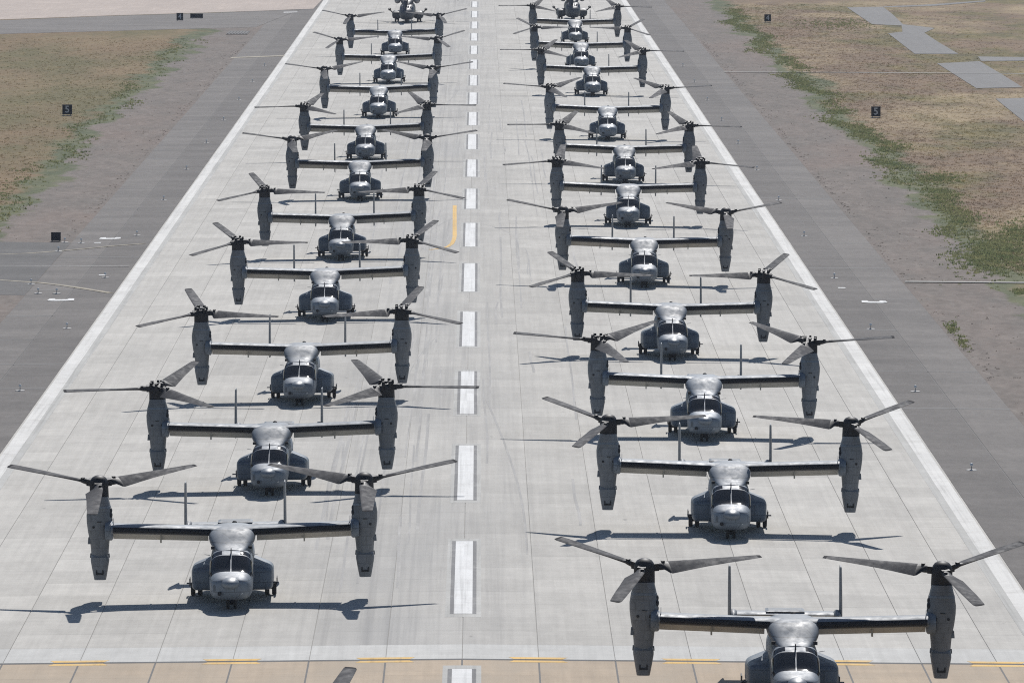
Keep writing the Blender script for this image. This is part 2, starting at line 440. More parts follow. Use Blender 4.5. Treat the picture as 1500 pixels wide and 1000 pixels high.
# runway: bed with dark joints, slabs one by one where they show large
runway = link('runway', None, None) if False else None
bm = bmesh.new()
for x0, x1 in ((-30.48, 0), (0, 30.48)):
    bm.faces.new([bm.verts.new((x, y, g(x) - 0.035)) for x, y in ((x0, 60), (x1, 60), (x1, 4000), (x0, 4000))])
runway = link('runway', finish(bm, 'runway'), 'joint', kind='structure')
slab_cache = {}
def slab_mesh(side, m, ln):
    key = (side, m, round(ln, 2))
    if key not in slab_cache:
        bm = bmesh.new(); gp = 0.014
        x0, x1 = gp, SLAB_W - gp
        ch = 0.012; d = -CROWN * side
        rings = []
        for z, i in ((-0.15, 0.0), (-ch, 0.0), (0.0, ch)):
            rings.append([Vector((x, y, z + d * x)) for x, y in ((x0+i, .004+i*.3), (x1-i, .004+i*.3), (x1-i, ln-.004-i*.3), (x0+i, ln-.004-i*.3))])
        loft(bm, rings, cap0=False)
        me = finish(bm, 'slab'); me.materials.append(M[m]); slab_cache[key] = me
    return slab_cache[key]
count = 0
rows = []
yy = Y_THR
near_rows = [(Y_THR - 0.28 - SLAB_L * (k + 1), 'tan') for k in range(2)]
far_start = Y_THR + 0.28
k = 0
rows = [(y, 'tan') for y, _ in near_rows]
while count < 300:
    rows.append((far_start + k * SLAB_L, 'pale' if k == 0 else 'concrete')); k += 1; count = len(rows) * 16
    if len(rows) >= 18: break
for y, m in rows:
    ln = SLAB_L
    for c in range(-8, 8):
        side = 1 if c >= 0 else -1
        x = c * SLAB_W
        link('concrete_slab', slab_mesh(side, m, ln), None, runway, loc=(x, y, g(x)))
y_far = rows[-1][0] + SLAB_L
# the slabs beyond and the tan ones behind the camera's foot of frame, joined
def slab_field(name, ya, n, m):
    V, F = [], []
    for r in range(n):
        y = ya + r * SLAB_L
        for c in range(-8, 8):
            x0 = c * SLAB_W + 0.014; x1 = (c + 1) * SLAB_W - 0.014; b0 = len(V)
            for z in (-0.15, 0.0):
                for x, q in ((x0, y + 0.005), (x1, y + 0.005), (x1, y + SLAB_L - 0.005), (x0, y + SLAB_L - 0.005)):
                    V.append((x, q, g(x) + z))
            F += [tuple(b0 + i for i in f) for f in ((4,5,6,7), (0,1,5,4), (1,2,6,5), (2,3,7,6), (3,0,4,7))]
    me = bpy.data.meshes.new(name); me.from_pydata(V, [], F)
    o = link(name, me, m, runway); o['kind'] = 'stuff'
    return o
slab_field('far_concrete_slabs', y_far, 240, 'concrete')
slab_field('near_concrete_slabs', rows[0][0] - SLAB_L * 0 - SLAB_L * 46, 45, 'tan')

# threshold joint with yellow marks
for x0, x1 in ((-30.4, 0), (0, 30.4)):
    strip('joint_drain', x0, x1, Y_THR - 0.22, Y_THR + 0.22, 'tar', -0.004, runway)
for c in range(-4, 4):
    xm = c * 7.62 + 3.81
    for dy in (-1.05, 0.28):
        q0, q1 = Y_THR + dy, Y_THR + dy + 0.78
        pl = [(xm - 1.25, q0), (xm + 1.2, q0), (xm + 1.45, q1), (xm - 1.5, q1)] if dy > 0 else [(xm - 1.5, q0), (xm + 1.45, q0), (xm + 1.2, q1), (xm - 1.25, q1)]
        sheet('yellow_mark', pl, 'yellow_paint', 0.006, runway)
for c in range(-7, 8):
    strip('joint_seal', c * SLAB_W - 0.045, c * SLAB_W + 0.045, 340, Y_THR - 0.35, 'crack', 0.003, runway)
# stretch of fresh cleaned concrete and dark bed joint along the threshold
# centreline stripes, 36.6 m paint and 24.4 m gap
y = 358.7 - 36.8 - 61.0
while y < 1500:
    strip('stripe_halo', -0.95, 0.95, y - 1.5, y + 36.8 + 1.5, 'grey_halo', 0.004, runway)
    strip('stripe_border', -0.70, 0.70, y - 0.1, y + 36.9, 'black_edge', 0.008, runway)
    strip('centreline_stripe', -0.49, 0.49, y, y + 36.8, 'white_paint', 0.012, runway)
    y += 60.85
for s in (-1, 1):
    a, b_ = sorted((s * 29.35, s * 30.32)); strip('edge_stripe', a, b_, Y_THR + 8, 2600, 'edge_paint', 0.008, runway)
    a, b_ = sorted((s * 28.85, s * 29.35)); strip('edge_stripe_border', a, b_, Y_THR + 8, 2600, 'grey_halo', 0.006, runway)
# hooked yellow lead-off line
pts = [G(666, y, 0) for y in (301, 310, 320, 330, 340, 346)] + [G(665, 351), G(662, 357), G(656, 361.5), G(645, 364), G(630, 366)]
ribbon('lead_off_line', pts, 0.40, 'yellow_paint', 0.014, runway)
# curved tyre marks
for i in range(120):
    x0 = random.gauss(-5.0, 3.4) if i < 92 else random.uniform(1, 10)
    ya = random.uniform(385, 950); ln = random.uniform(15, 110); bend = random.uniform(-3.0, 3.0) if i % 17 == 0 else random.uniform(-0.25, 0.25)
    if -1.2 < x0 < 1.2: continue
    pts = [(x0 + bend * t * t + 0.05 * math.sin(7 * t + i), ya + ln * t) for t in [j / 12 for j in range(13)]]
    ribbon('tyre_mark', pts, random.uniform(0.07, 0.22), 'tyre_mark', 0.0020 + 0.0001 * i * 0.25, runway)

# asphalt shoulders
for s, nm in ((-1, 'left'), (1, 'right')):
    sh = link('shoulder_' + nm, (lambda: (lambda me: me)(bpy.data.meshes.new('shoulder')))(), None)
    bm = bmesh.new()
    x0, x1 = sorted((s * 30.48, s * 38.1))
    bm.faces.new([bm.verts.new((x, y, g(x) - 0.05)) for x, y in ((x0, 100), (x1, 100), (x1, 2600), (x0, 2600))])
    bm.to_mesh(sh.data); bm.free(); sh.data.materials.append(M['crack']); sh['kind'] = 'structure'
    lanes = [(30.50, 34.25, 'asphalt_in'), (34.33, 38.1, 'asphalt_out')]
    for a, b_, m in lanes:
        xa, xb = sorted((s * a, s * b_))
        strip('asphalt_lane', xa, xb, 100, 2600, m, -0.03, sh)
    y = 388.0
    while y < 1100:
        yj = y + random.uniform(-6, 6)
        a, b_ = (30.5, 38.1) if random.random() < 0.55 else ((34.3, 38.1) if random.random() < 0.5 else (30.5, 34.3))
        n = 9
        pts = [(s * (a + (b_ - a) * t / n), yj + random.uniform(-0.25, 0.25)) for t in range(n + 1)]
        ribbon('crack_seal', pts, random.uniform(0.5, 1.0), 'crack', -0.024, sh)
        y += random.uniform(22, 46)
    if s < 0: shoulder_l = sh
    else: shoulder_r = sh

# taxiway joining on the left
PADS = []
def px_poly(name, pp, m, dz, parent=None):
    if name == 'concrete_pad': PADS.append([(G(*p).x, G(*p).y) for p in pp])
    return sheet(name, [(G(*p).x, G(*p).y) for p in pp], m, dz, parent)
ty0, ty1 = 627.0, 699.0
tw = sheet('taxiway', [(-38.1, ty0), (-38.1, ty1), (-47, ty1 + 2), (-60, ty1 - 4), (-400, ty1 - 8), (-400, ty0 + 8), (-60, ty0 + 4), (-44, ty0 + 2)], 'asphalt_taxi', -0.008)
ribbon('taxi_line', [(lambda p: (p.x, p.y))(G(x, y)) for x, y in ((-60, 411), (0, 410), (30, 412), (60, 414), (90, 417.5), (120, 422), (145, 426), (162, 429))], 0.6, 'old_yellow', 0.004, tw)
ribbon('taxi_line', [(lambda p: (p.x, p.y))(G(x, y)) for x, y in ((-60, 373), (0, 372.5), (40, 371), (80, 368), (120, 364.5), (160, 360.5), (212, 356.5))], 0.5, 'old_yellow', 0.004, tw)
ribbon('taxi_line', [(lambda p: (p.x, p.y))(G(x, y)) for x, y in ((-60, 388.5), (0, 389), (60, 389.2), (120, 389.5), (189, 390))], 0.6, 'pale_paint', 0.004, tw)
# far crossing taxiway, pink concrete with asphalt in front of it
px_poly('crossing_asphalt', [(-150, 55), (0, 50), (150, 46), (296, 42), (374, 40), (440, 14.5), (300, 19.5), (150, 24), (0, 30), (-150, 34)], 'asphalt_out', 0.0)
px_poly('crossing_taxiway', [(-150, 33), (0, 29), (150, 23.5), (300, 19), (430, 14.2), (459, 13.2), (474, -2), (474, -12), (-150, 3)], 'pink', 0.008)
px_poly('far_asphalt', [(-150, 3), (130, -4), (130, -25), (-150, -20)], 'asphalt_out', 0.004)
# grey concrete pads on the right field
Z5 = lambda pts: [(1000 + a / 3, b / 3) for a, b in pts]
px_poly('concrete_pad', Z5([(722, 34), (880, 31), (925, 66), (968, 108), (1108, 125), (1062, 146), (1130, 190), (1212, 238), (1020, 238), (960, 192), (903, 148), (966, 141), (962, 114), (832, 108)]), 'pad', 0.03)
px_poly('concrete_pad', Z5([(1118, 280), (1305, 270), (1400, 326), (1494, 385), (1290, 389)]), 'pad', 0.03)
px_poly('concrete_pad', Z5([(1298, 250), (1560, 253), (1560, 268), (1312, 270)]), 'pad', 0.034)
px_poly('concrete_pad', Z5([(1375, 435), (1620, 428), (1620, 600), (1500, 536)]), 'pad', 0.03)
px_poly('concrete_pad', Z5([(880, 30), (1100, 20), (1330, 3), (1330, 8), (1110, 27), (890, 34)]), 'pad', 0.026)
# narrow cable-trench covers running across the verge
for pp in (((1061, 106), (1200, 106.5), (1350, 107.5), (1560, 109)), ((1326, 413), (1420, 413.8), (1560, 415))):
    ribbon('cable_trench_cover', [(G(*p).x, G(*p).y) for p in pp], 1.3, 'trench', 0.06)
# pale band and white brackets painted on the shoulders
px_poly('pale_band', [(338, 85.5), (417, 82.5), (418, 81), (339, 84)], 'old_yellow', 0.006, shoulder_l)
px_poly('white_bar', [(415, 18.8), (435, 18.4), (436, 17.4), (416, 17.8)], 'white_paint', 0.006, shoulder_l)
def bracket(px, py, w, parent):
    c = G(px, py)
    pts = [(-w/2, 0.2), (-w/2+0.1, 2.4), (-w/2+0.55, 2.6), (-w/2+0.65, 1.5), (w/2-0.65, 1.5), (w/2-0.55, 2.6), (w/2-0.1, 2.4), (w/2, 0.2), (w/2-0.5, -0.3), (-w/2+0.5, -0.3)]
    sheet('white_bracket_mark', [(c.x + a, c.y - 0.6 + b_) for a, b_ in pts], 'white_paint', 0.008, parent)
bracket(1281, 442.5, 2.2, shoulder_r); bracket(89, 439.5, 2.3, shoulder_l); bracket(161, 349.5, 2.1, shoulder_l)
for px, py, par in ((1233, 421.5, shoulder_r), (150, 403, tw), (143, 355.5, shoulder_l)):
    c = G(px, py); strip('white_patch', c.x - 0.32, c.x + 0.32, c.y - 0.5, c.y + 0.6, 'white_paint', 0.006, par)

# ------------------------------------------------------------------ weeds and grass
def on_pad(x, y):
    for P_ in PADS:
        ins = False
        for (xa, ya), (xb, yb) in zip(P_, P_[1:] + P_[:1]):
            if (ya > y) != (yb > y) and x < (xb - xa) * (y - ya) / (yb - ya) + xa: ins = not ins
        if ins: return True
    return False
def tufts(name, pts, hmin, hmax, m, blades=5, spread=0.16, label=None, cat=None):
    V, F = [], []
    n = len(pts)
    for i in range(n):
        x, y = pts[i]
        if on_pad(x, y): continue
        h = rng.uniform(hmin, hmax); sp = spread * (0.6 + h)
        for k in range(blades):
            a = rng.uniform(0, 2 * math.pi); r = sp * rng.random() ** 0.5
            bx, by = x + r * math.cos(a), y + r * math.sin(a)
            t = rng.uniform(0, math.pi); w = rng.uniform(0.05, 0.13) * (0.7 + h)
            hh = h * rng.uniform(0.5, 1.0); lx, ly = rng.uniform(-.5, .5, 2) * hh
            b0 = len(V)
            V += [(bx - w * math.cos(t), by - w * math.sin(t), Z_F - 0.03), (bx + w * math.cos(t), by + w * math.sin(t), Z_F - 0.03), (bx + lx, by + ly, Z_F + hh)]
            F.append((b0, b0 + 1, b0 + 2))
    me = bpy.data.meshes.new(name); me.from_pydata(V, [], F)
    return link(name, me, m, kind='stuff', label=label, cat=cat)
def in_view(x, y, pad=6):
    s = FPX / y; px = 750 + (x - CAMX) * s - 48
    return -pad * s < px < 1500 + pad * s
pts = []
while len(pts) < 9000:
    y = rng.uniform(560, 1420) if rng.random() < 0.8 else rng.uniform(700, 1100)
    s = 1 if rng.random() < 0.6 else -1
    x = 48.6 + rng.normal(0, 1.0) + 1.3 * math.sin(y * 0.05 + s) + 0.9 * math.sin(y * 0.13)
    if y < 705: x += 2.2
    if s < 0 and (y < 705 or rng.random() < 0.72): continue
    if s < 0 and y > 1255: continue
    if abs(math.sin(y * 0.021 + 1.3 * s) + 0.6 * math.sin(y * 0.057)) < 0.25 and rng.random() < 0.7: continue
    if in_view(s * x, y): pts.append((s * x, y))
for (cx, cy, rx, ry, n) in ((1450, 375, 55, 28, 1500), (1370, 262, 40, 8, 420), (1490, 345, 30, 20, 500), (1230, 35, 60, 8, 500), (1395, 480, 8, 10, 60), (1410, 505, 8, 14, 60), (1495, 427, 10, 4, 80)):
    for _ in range(n):
        p = G(cx + rng.normal(0, .5) * rx, cy + rng.normal(0, .5) * ry)
        if p.x > 38.4: pts.append((p.x, p.y))
tufts('green_weeds', pts, 0.05, 0.28, 'weeds', 5, 0.3, 'low green weeds along the edges of the dry fields', 'weeds')
pts = []
while len(pts) < 24000:
    y = 480 * math.exp(rng.uniform(0, math.log(1450 / 480))); s = 1 if rng.random() < 0.68 else -1
    x = s * (49 + abs(rng.normal(0, 1)) * 22)
    if s < 0 and (y < 705 or y > 1258): continue
    if in_view(x, y): pts.append((x, y))
tufts('dry_grass', pts, 0.03, 0.13, 'dry_blades', 4, 0.35, 'dry straw-coloured grass covering the fields beside the runway', 'grass')
pts = []
for i in range(1500):
    s = 1 if rng.random() < 0.6 else -1
    y = rng.uniform(470, 1240)
    if s < 0 and y < 702: continue
    x = s * (38.35 + abs(rng.normal(0, 0.5))) if rng.random() < 0.55 else s * rng.uniform(38.4, 47)
    if abs(math.sin(y * 0.03)) < 0.35 and rng.random() < 0.8: continue
    if in_view(x, y): pts.append((x, y))
tufts('verge_weeds', pts, 0.02, 0.10, 'dry_blades', 4, 0.2, 'sparse dead weeds on the bare dirt beside the asphalt', 'weeds')

# ------------------------------------------------------------------ tiltrotor aircraft
MAST = 6.6                     # station of the mast behind the nose tip
FUS = [  # station, z bottom, z top, half width, exponent
 (0.00, 1.06, 1.58, 0.42, 2.4), (0.06, 0.92, 1.70, 0.70, 2.6), (0.25, 0.77, 1.81, 0.92, 2.9), (0.55, 0.66, 1.90, 1.03, 3.1),
 (1.00, 0.58, 1.99, 1.09, 3.4), (1.42, 0.55, 2.07, 1.12, 3.6), (2.00, 0.54, 2.42, 1.15, 4.0), (2.65, 0.55, 2.80, 1.15, 3.8),
 (3.20, 0.60, 2.98, 1.15, 3.8), (4.50, 0.60, 3.00, 1.15, 4.2), (8.50, 0.60, 3.00, 1.15, 4.2), (10.2, 0.66, 3.00, 1.13, 4.0),
 (11.5, 0.98, 3.00, 1.05, 3.6), (13.0, 1.48, 3.02, 0.85, 3.2), (14.6, 2.02, 3.05, 0.60, 2.8), (16.0, 2.45, 3.08, 0.38, 2.5), (17.1, 2.70, 3.06, 0.18, 2.2)]
def fus_ring(s, k=32, grow=0.0):
    zb, zt, hw, n = interp(FUS, s)
    return super_ring(0, (zb + zt) / 2, hw + grow, (zt - zb) / 2 + grow, n, k, s=s - MAST)
def fus_pt(s, deg, grow=0.0):
    zb, zt, hw, n = interp(FUS, s); t = R(deg); e = 2.0 / n
    c, q = math.cos(t), math.sin(t)
    return Vector(((hw + grow) * math.copysign(abs(c) ** e, c), s - MAST, (zb + zt) / 2 + ((zt - zb) / 2 + grow) * math.copysign(abs(q) ** e, q)))
def u_deg(s, u):
    n = interp(FUS, s)[3]; d = math.degrees(math.acos(abs(u) ** (n / 2)))
    return d if u > 0 else 180 - d
def pane(s0, s1, d0, d1, ns=6, nd=8, grow=0.014, frac=False):
    bm = bmesh.new()
    if frac:
        A = [[bm.verts.new(fus_pt(q, u_deg(q, d0 + (d1 - d0) * j / nd), grow)) for j in range(nd + 1)] for q in [s0 + (s1 - s0) * i / ns for i in range(ns + 1)]]
    else:
        A = None
    A = A or [[bm.verts.new(fus_pt(s0 + (s1 - s0) * i / ns, d0 + (d1 - d0) * j / nd, grow)) for j in range(nd + 1)] for i in range(ns + 1)]
    for i in range(ns):
        for j in range(nd): bm.faces.new((A[i][j], A[i][j+1], A[i+1][j+1], A[i+1][j]))
    be = [e for e in bm.edges if e.is_boundary]
    r = bmesh.ops.extrude_edge_only(bm, edges=be)
    for v in [v for v in r['geom'] if isinstance(v, bmesh.types.BMVert)]:
        c = Vector((0, v.co.y + 0.15, 1.6)); v.co += (c - v.co).normalized() * 0.05
    return finish(bm, 'pane', 30)
def mirror_mesh(me):
    bm = bmesh.new(); bm.from_mesh(me)
    for v in bm.verts: v.co.x = -v.co.x
    bmesh.ops.reverse_faces(bm, faces=bm.faces[:])
    m2 = bpy.data.meshes.new(me.name); bm.to_mesh(m2); bm.free()
    for q in me.materials: m2.materials.append(q)
    return m2
def wheel_mesh(r, w, hub):
    bm = bmesh.new()
    lathe(bm, [(-w/2, r*.55), (-w/2, r*.86), (-w*.36, r*.97), (0, r), (w*.36, r*.97), (w/2, r*.86), (w/2, r*.55)], 'x', n=20)
    me = finish(bm, 'tyre', 40); me.materials.append(M['tyre'])
    bm = bmesh.new(); lathe(bm, [(-w*.47, r*.12), (-w*.49, r*.5), (-w*.30, r*.56), (w*.30, r*.56), (w*.49, r*.5), (w*.47, r*.12)], 'x', n=14)
    m2 = finish(bm, 'rim', 40); m2.materials.append(M['metal'])
    return me, m2

WING_Z, WING_DI = 3.68, 0.040
def wing_le(x): return 5.42 - 0.055 * abs(x)
def wing_ring(x, c0=0.0, c1=0.74, chord=2.54, k=10):
    t = 0.57
    def th(c): return t / 0.2 * (0.2969*c**.5 - 0.126*c - 0.3516*c*c + 0.2843*c**3 - 0.1036*c**4) * 1.0
    cs = [c1 * (1 - math.cos(math.pi * i / k / 2 * 1.0)) for i in range(k + 1)]
    z0 = WING_Z + WING_DI * abs(x); le = wing_le(x) - MAST
    up = [Vector((x, le + c * chord, z0 + th(c) * 1.0)) for c in reversed(cs)]
    lo = [Vector((x, le + c * chord, z0 - th(c) * 0.85)) for c in cs[1:]]
    return up + lo

def blade_mesh(mirror):
    bm = bmesh.new(); rings = []
    secs = [  # r, leading edge, trailing edge, thickness, pitch
     (0.30, .20, .20, .34, 20), (0.62, .22, .22, .34, 20), (0.80, .24, .25, .33, 20), (0.93, .24, .32, .30, 19), (1.10, .26, .62, .20, 18), (1.22, .30, .70, .18, 17.5),
     (1.60, .30, .66, .16, 16), (2.2, .29, .60, .13, 13), (3.0, .28, .52, .10, 9), (4.0, .26, .46, .075, 4), (5.0, .24, .39, .055, 0), (5.62, .22, .34, .045, -3), (5.80, .15, .30, .03, -3.5)]
    for r, le, te, th, p in secs:
        q = R(p); ring = []
        for i in range(12):
            t = 2 * math.pi * i / 12
            y = math.cos(t); z = math.sin(t) * th / 2
            y = y * le if y > 0 else y * te
            if y < 0: z *= 1 - 0.75 * (-y / te) ** 2 * (1 if r > 0.85 else 0)
            ring.append(Vector((r, y * math.cos(q) - z * math.sin(q), y * math.sin(q) + z * math.cos(q) + r * 0.02)))
        rings.append(ring)
    loft(bm, rings)
    box(bm, (0.95, 0.12, 0.16), (0.16, 0.16, 0.16))
    if mirror:
        for v in bm.verts: v.co.y = -v.co.y
    me = finish(bm, 'blade', 50)
    me.materials.append(M['blade']); me.materials.append(M['blade_tip']); me.materials.append(M['black'])
    for p in me.polygons:
        if p.center.x > 5.35: p.material_index = 1
        if p.center.x < 1.18: p.material_index = 2
    return me
BLADE = {-1: blade_mesh(False), 1: blade_mesh(True)}
def hub_mesh(domed):
    bm = bmesh.new()
    if domed:
        lathe(bm, [(-0.80, .46), (-0.78, .515), (-0.2, .50), (0.05, .495), (0.20, .46), (0.33, .37), (0.42, .22), (0.455, .06)], n=24)
    else:
        lathe(bm, [(-0.80, .46), (-0.78, .515), (-0.12, .50), (0.05, .48), (0.12, .40), (0.22, .34), (0.24, .12), (0.34, .10)], n=20)
        for k in range(6):
            t = R(60 * k + 15); box(bm, (0.40 * math.cos(t), 0.40 * math.sin(t), 0.24), (0.17, 0.17, 0.34), Matrix.Rotation(t, 3, 'Z'), 0.8)
    for k in range(3):
        t = R(120 * k); box(bm, (0.45 * math.cos(t), 0.45 * math.sin(t), 0.02), (0.45, 0.40, 0.36), Matrix.Rotation(t, 3, 'Z'))
    me = finish(bm, 'hub', 35); me.materials.append(M['black']); return me
HUB = {True: hub_mesh(True), False: hub_mesh(False)}

def make_aircraft():
    root = empty('tiltrotor_aircraft')
    # fuselage
    bm = bmesh.new()
    st = [0.0, 0.03, 0.08, 0.16, 0.25, 0.4, 0.55, 0.75, 1.0, 1.2, 1.45, 1.7, 2.0, 2.3, 2.65, 2.9, 3.2, 3.8, 4.5, 6.5, 8.5, 9.4, 10.2, 10.8, 11.5, 12.2, 13, 13.8, 14.6, 15.3, 16, 16.6, 17.1]
    loft(bm, [fus_ring(s) for s in st], cap0=True)
    fus = link('fuselage', finish(bm, 'fuselage', 40), 'paint', root)
    bm = bmesh.new(); loft(bm, [super_ring(0, zc, hw, hh, 2.1, 28, s=q - MAST) for q, zc, hw, hh in ((-0.42, 1.50, .04, .03), (-0.40, 1.50, .13, .085), (-0.33, 1.505, .25, .16), (-0.18, 1.515, .38, .23), (0.0, 1.53, .47, .275), (0.25, 1.55, .53, .30), (0.7, 1.60, .50, .28))])
    link('radome', finish(bm, 'radome', 50), 'radome', fus)
    for a, b_ in ((0.03, 0.955), (-0.03, -0.955)): link('windshield_pane', pane(1.34, 2.58, a, b_, 6, 14, frac=True), 'glass', fus)
    for a, b_ in ((0.42, 0.88), (-0.42, -0.88)): link('eyebrow_window', pane(2.72, 3.10, a, b_, 3, 6, frac=True), 'glass', fus)
    for a, b_ in ((29, 9), (151, 171)): link('side_window', pane(1.75, 2.9, a, b_, 5, 4), 'glass', fus)
    bm = bmesh.new(); box(bm, (0, 2.72 - MAST, 3.02), (0.07, 0.30, 0.26), None, 0.6)
    link('roof_antenna', finish(bm, 'antenna'), 'black', fus)
    bm = bmesh.new(); tube(bm, (-0.58, -0.06 - MAST, 1.02), (-0.60, 1.9 - MAST, 1.02), 0.105, 0.14, 12); tube(bm, (-0.58, -0.16 - MAST, 1.02), (-0.58, -0.06 - MAST, 1.02), 0.07, 0.07, 12)
    link('refuelling_probe', finish(bm, 'probe', 40), 'black', fus)
    bm = bmesh.new(); lathe(bm, [(0.08 - MAST, .03), (0.08 - MAST, .07), (0.16 - MAST, .085), (0.6 - MAST, .085)], 'y', (0.58, 0, 1.05), 14)
    link('landing_light', finish(bm, 'light', 40), 'lamp_white', fus)
    bm = bmesh.new(); bmesh.ops.create_uvsphere(bm, u_segments=14, v_segments=9, radius=0.20)
    for v in bm.verts: v.co += Vector((0.12, 1.05 - MAST, 0.66))
    link('sensor_turret', finish(bm, 'turret', 60), 'black', fus)
    for sx in (-1, 1):                     # thin frame strakes beside the canopy
        bm = bmesh.new(); tube(bm, (sx * 1.14, 3.25 - MAST, 2.72), (sx * 1.42, 3.35 - MAST, 2.76), 0.02, 0.012, 6)
        link('pitot_probe', finish(bm, 'pitot', 40), 'metal', fus)
    # wing hump
    HUMP = [(3.15, 2.72, 3.00, 0.62, 2.4), (3.7, 2.74, 3.16, 0.82, 2.6), (4.2, 2.80, 3.42, 1.00, 2.7), (4.7, 2.90, 3.72, 1.14, 2.8), (5.2, 2.93, 3.92, 1.21, 2.9),
            (5.9, 2.93, 4.00, 1.24, 3.0), (7.6, 2.93, 4.00, 1.24, 3.0), (8.6, 2.88, 3.86, 1.18, 2.8), (9.6, 2.76, 3.50, 1.02, 2.6), (10.6, 2.70, 3.14, 0.80, 2.4)]
    bm = bmesh.new(); rg = []
    for s in [3.15, 3.4, 3.7, 3.95, 4.2, 4.45, 4.7, 4.95, 5.2, 5.5, 5.9, 6.6, 7.6, 8.1, 8.6, 9.1, 9.6, 10.1, 10.6]:
        zb, zt, hw, n = interp(HUMP, s); rg.append(super_ring(0, (zb + zt) / 2, hw, (zt - zb) / 2, n, 32, s=s - MAST))
    loft(bm, rg)
    hump = link('wing_fairing', finish(bm, 'hump', 50), 'paint_top', root)
    for sx in (-1, 1):
        bm = bmesh.new(); box(bm, (sx * 0.86, 3.98 - MAST, 3.04), (0.46, 0.10, 0.16)); link('cooling_intake', finish(bm, 'intake'), 'hole', hump)
    bm = bmesh.new(); lathe(bm, [(0, .14), (0.10, .13), (0.16, .06)], 'z', (0.1, 8.3 - MAST, 3.88), 12); link('beacon', finish(bm, 'beacon', 40), 'black', hump)
    # wing
    bm = bmesh.new(); loft(bm, [wing_ring(x) for x in (-6.42, -4.5, -2.4, -0.9, 0, 0.9, 2.4, 4.5, 6.42)])
    wing = link('wing', finish(bm, 'wing', 40), 'paint_top', root)
    for xa, xb in ((-6.34, -1.1), (1.1, 6.34)):
        bm = bmesh.new(); rg = []
        for x in (xa, (xa + xb) / 2, xb):
            rr = wing_ring(x); z0 = WING_Z + WING_DI * abs(x)
            sel = [p for p in rr if (p.z >= z0 and p.y - wing_le(x) + MAST < 0.10) or (p.z < z0 and p.y - wing_le(x) + MAST < 0.75)]
            rg.append([Vector((p.x, p.y - 0.008, p.z + (0.008 if p.z >= z0 else -0.008))) for p in sel] + [Vector((p.x, p.y + 0.03, z0 + (p.z - z0) * 0.8)) for p in reversed(sel)])
        loft(bm, rg); link('deicing_boot', finish(bm, 'boot', 40), 'boot', wing)
    for sx in (-1, 1):
        for xa, xb in ((1.30, 3.82), (3.86, 6.38)):
            bm = bmesh.new(); rg = []
            for x in (xa, xb):
                le = wing_le(x) + 0.74 * 2.54 - MAST + 0.02; z0 = WING_Z + WING_DI * x - 0.06
                a = R(62); sec = [(0.0, .13), (.10, .17), (.30, .13), (.70, .02), (.70, -.02), (.30, -.10), (.10, -.14), (0, -.11)]
                rg.append([Vector((sx * x, le + c * math.cos(a) - h * -math.sin(a) * -1 * -1, z0 - c * math.sin(a) + h * math.cos(a))) for c, h in sec])
            loft(bm, rg); link('flaperon', finish(bm, 'flaperon', 40), 'flap', wing)
        for x in (3.84,):
            bm = bmesh.new(); le = wing_le(x) + 1.95 - MAST; z0 = WING_Z + WING_DI * x
            box(bm, (sx * x, le + 0.2, z0 - 0.52), (0.08, 0.35, 0.62)); link('flap_hinge', finish(bm, 'hinge'), 'flap', wing)
        bm = bmesh.new(); z0 = WING_Z + WING_DI * 6.5
        lathe(bm, [(6.36, .62), (6.42, .72), (6.60, .74), (6.78, .66)], 'x', (0, wing_le(6.4) + 1.15 - MAST, z0 - 0.14), 24)
        for v in bm.verts: v.co.z = z0 - 0.14 + (v.co.z - z0 + 0.14) * 0.72; v.co.x *= sx
        link('wing_tip_fairing', finish(bm, 'tip', 40), 'paint', wing)
        bm = bmesh.new(); box(bm, (sx * 6.30, wing_le(6.3) + 0.5 - MAST, z0 + 0.42), (0.03, 0.25, 0.34), None, 0.5)
        link('static_fin', finish(bm, 'fin'), 'metal', wing)
    # sponsons
    SP = [(4.62, 0.86, 1.70, 0.86, 1.96), (4.70, 0.74, 1.82, 0.80, 2.08), (4.95, 0.67, 1.88, 0.70, 2.14), (5.6, 0.64, 1.88, 0.62, 2.18), (8.6, 0.62, 1.74, 0.62, 2.18),
          (10.0, 0.72, 1.60, 0.65, 2.06), (11.2, 1.0, 1.45, 0.7, 1.75), (12.0, 1.15, 1.42, 0.7, 1.35)]
    for sx in (-1, 1):
        bm = bmesh.new(); rg = []
        for s in (4.62, 4.65, 4.70, 4.82, 4.95, 5.2, 5.6, 7, 8.6, 9.4, 10, 10.6, 11.2, 12.0):
            zb, zt, xi, xo = interp(SP, s)
            ring = super_ring((xi + xo) / 2, (zb + zt) / 2, (xo - xi) / 2, (zt - zb) / 2, 6.0, 32, s=s - MAST)
            for p in ring:      # shoulder rises towards the body
                f = (xo - p.x) / (xo - xi)
                if p.z > (zb + zt) / 2: p.z += 0.60 * f * max(0.0, min(1, (s - 4.95) / 2.2))
                p.x *= sx
            rg.append(ring)
        loft(bm, rg)
        sp = link('sponson', finish(bm, 'sponson', 45), 'paint', root)
        bm = bmesh.new(); box(bm, (sx * 2.28, 5.5 - MAST, 1.0), (0.34, 0.30, 0.05)); link('chaff_fairing', finish(bm, 'chaff'), 'black', sp)
    # tail
    bm = bmesh.new(); rg = []
    for x in (-2.72, 0, 2.72):
        rg.append([Vector((x, 15.2 + c * 1.75 - MAST, 3.10 + h)) for c, h in ((0, 0), (.06, .07), (.3, .11), (1, .012), (1, -.012), (.3, -.11), (.06, -.07))])
    loft(bm, rg); tp = link('tailplane', finish(bm, 'tailplane', 40), 'paint_top', root)
    bm = bmesh.new(); box(bm, (0, 16.1 - MAST, 3.26), (1.9, 1.5, 0.05), None, 0.85); link('tail_fairing', finish(bm, 'tf'), 'paint_top', tp)
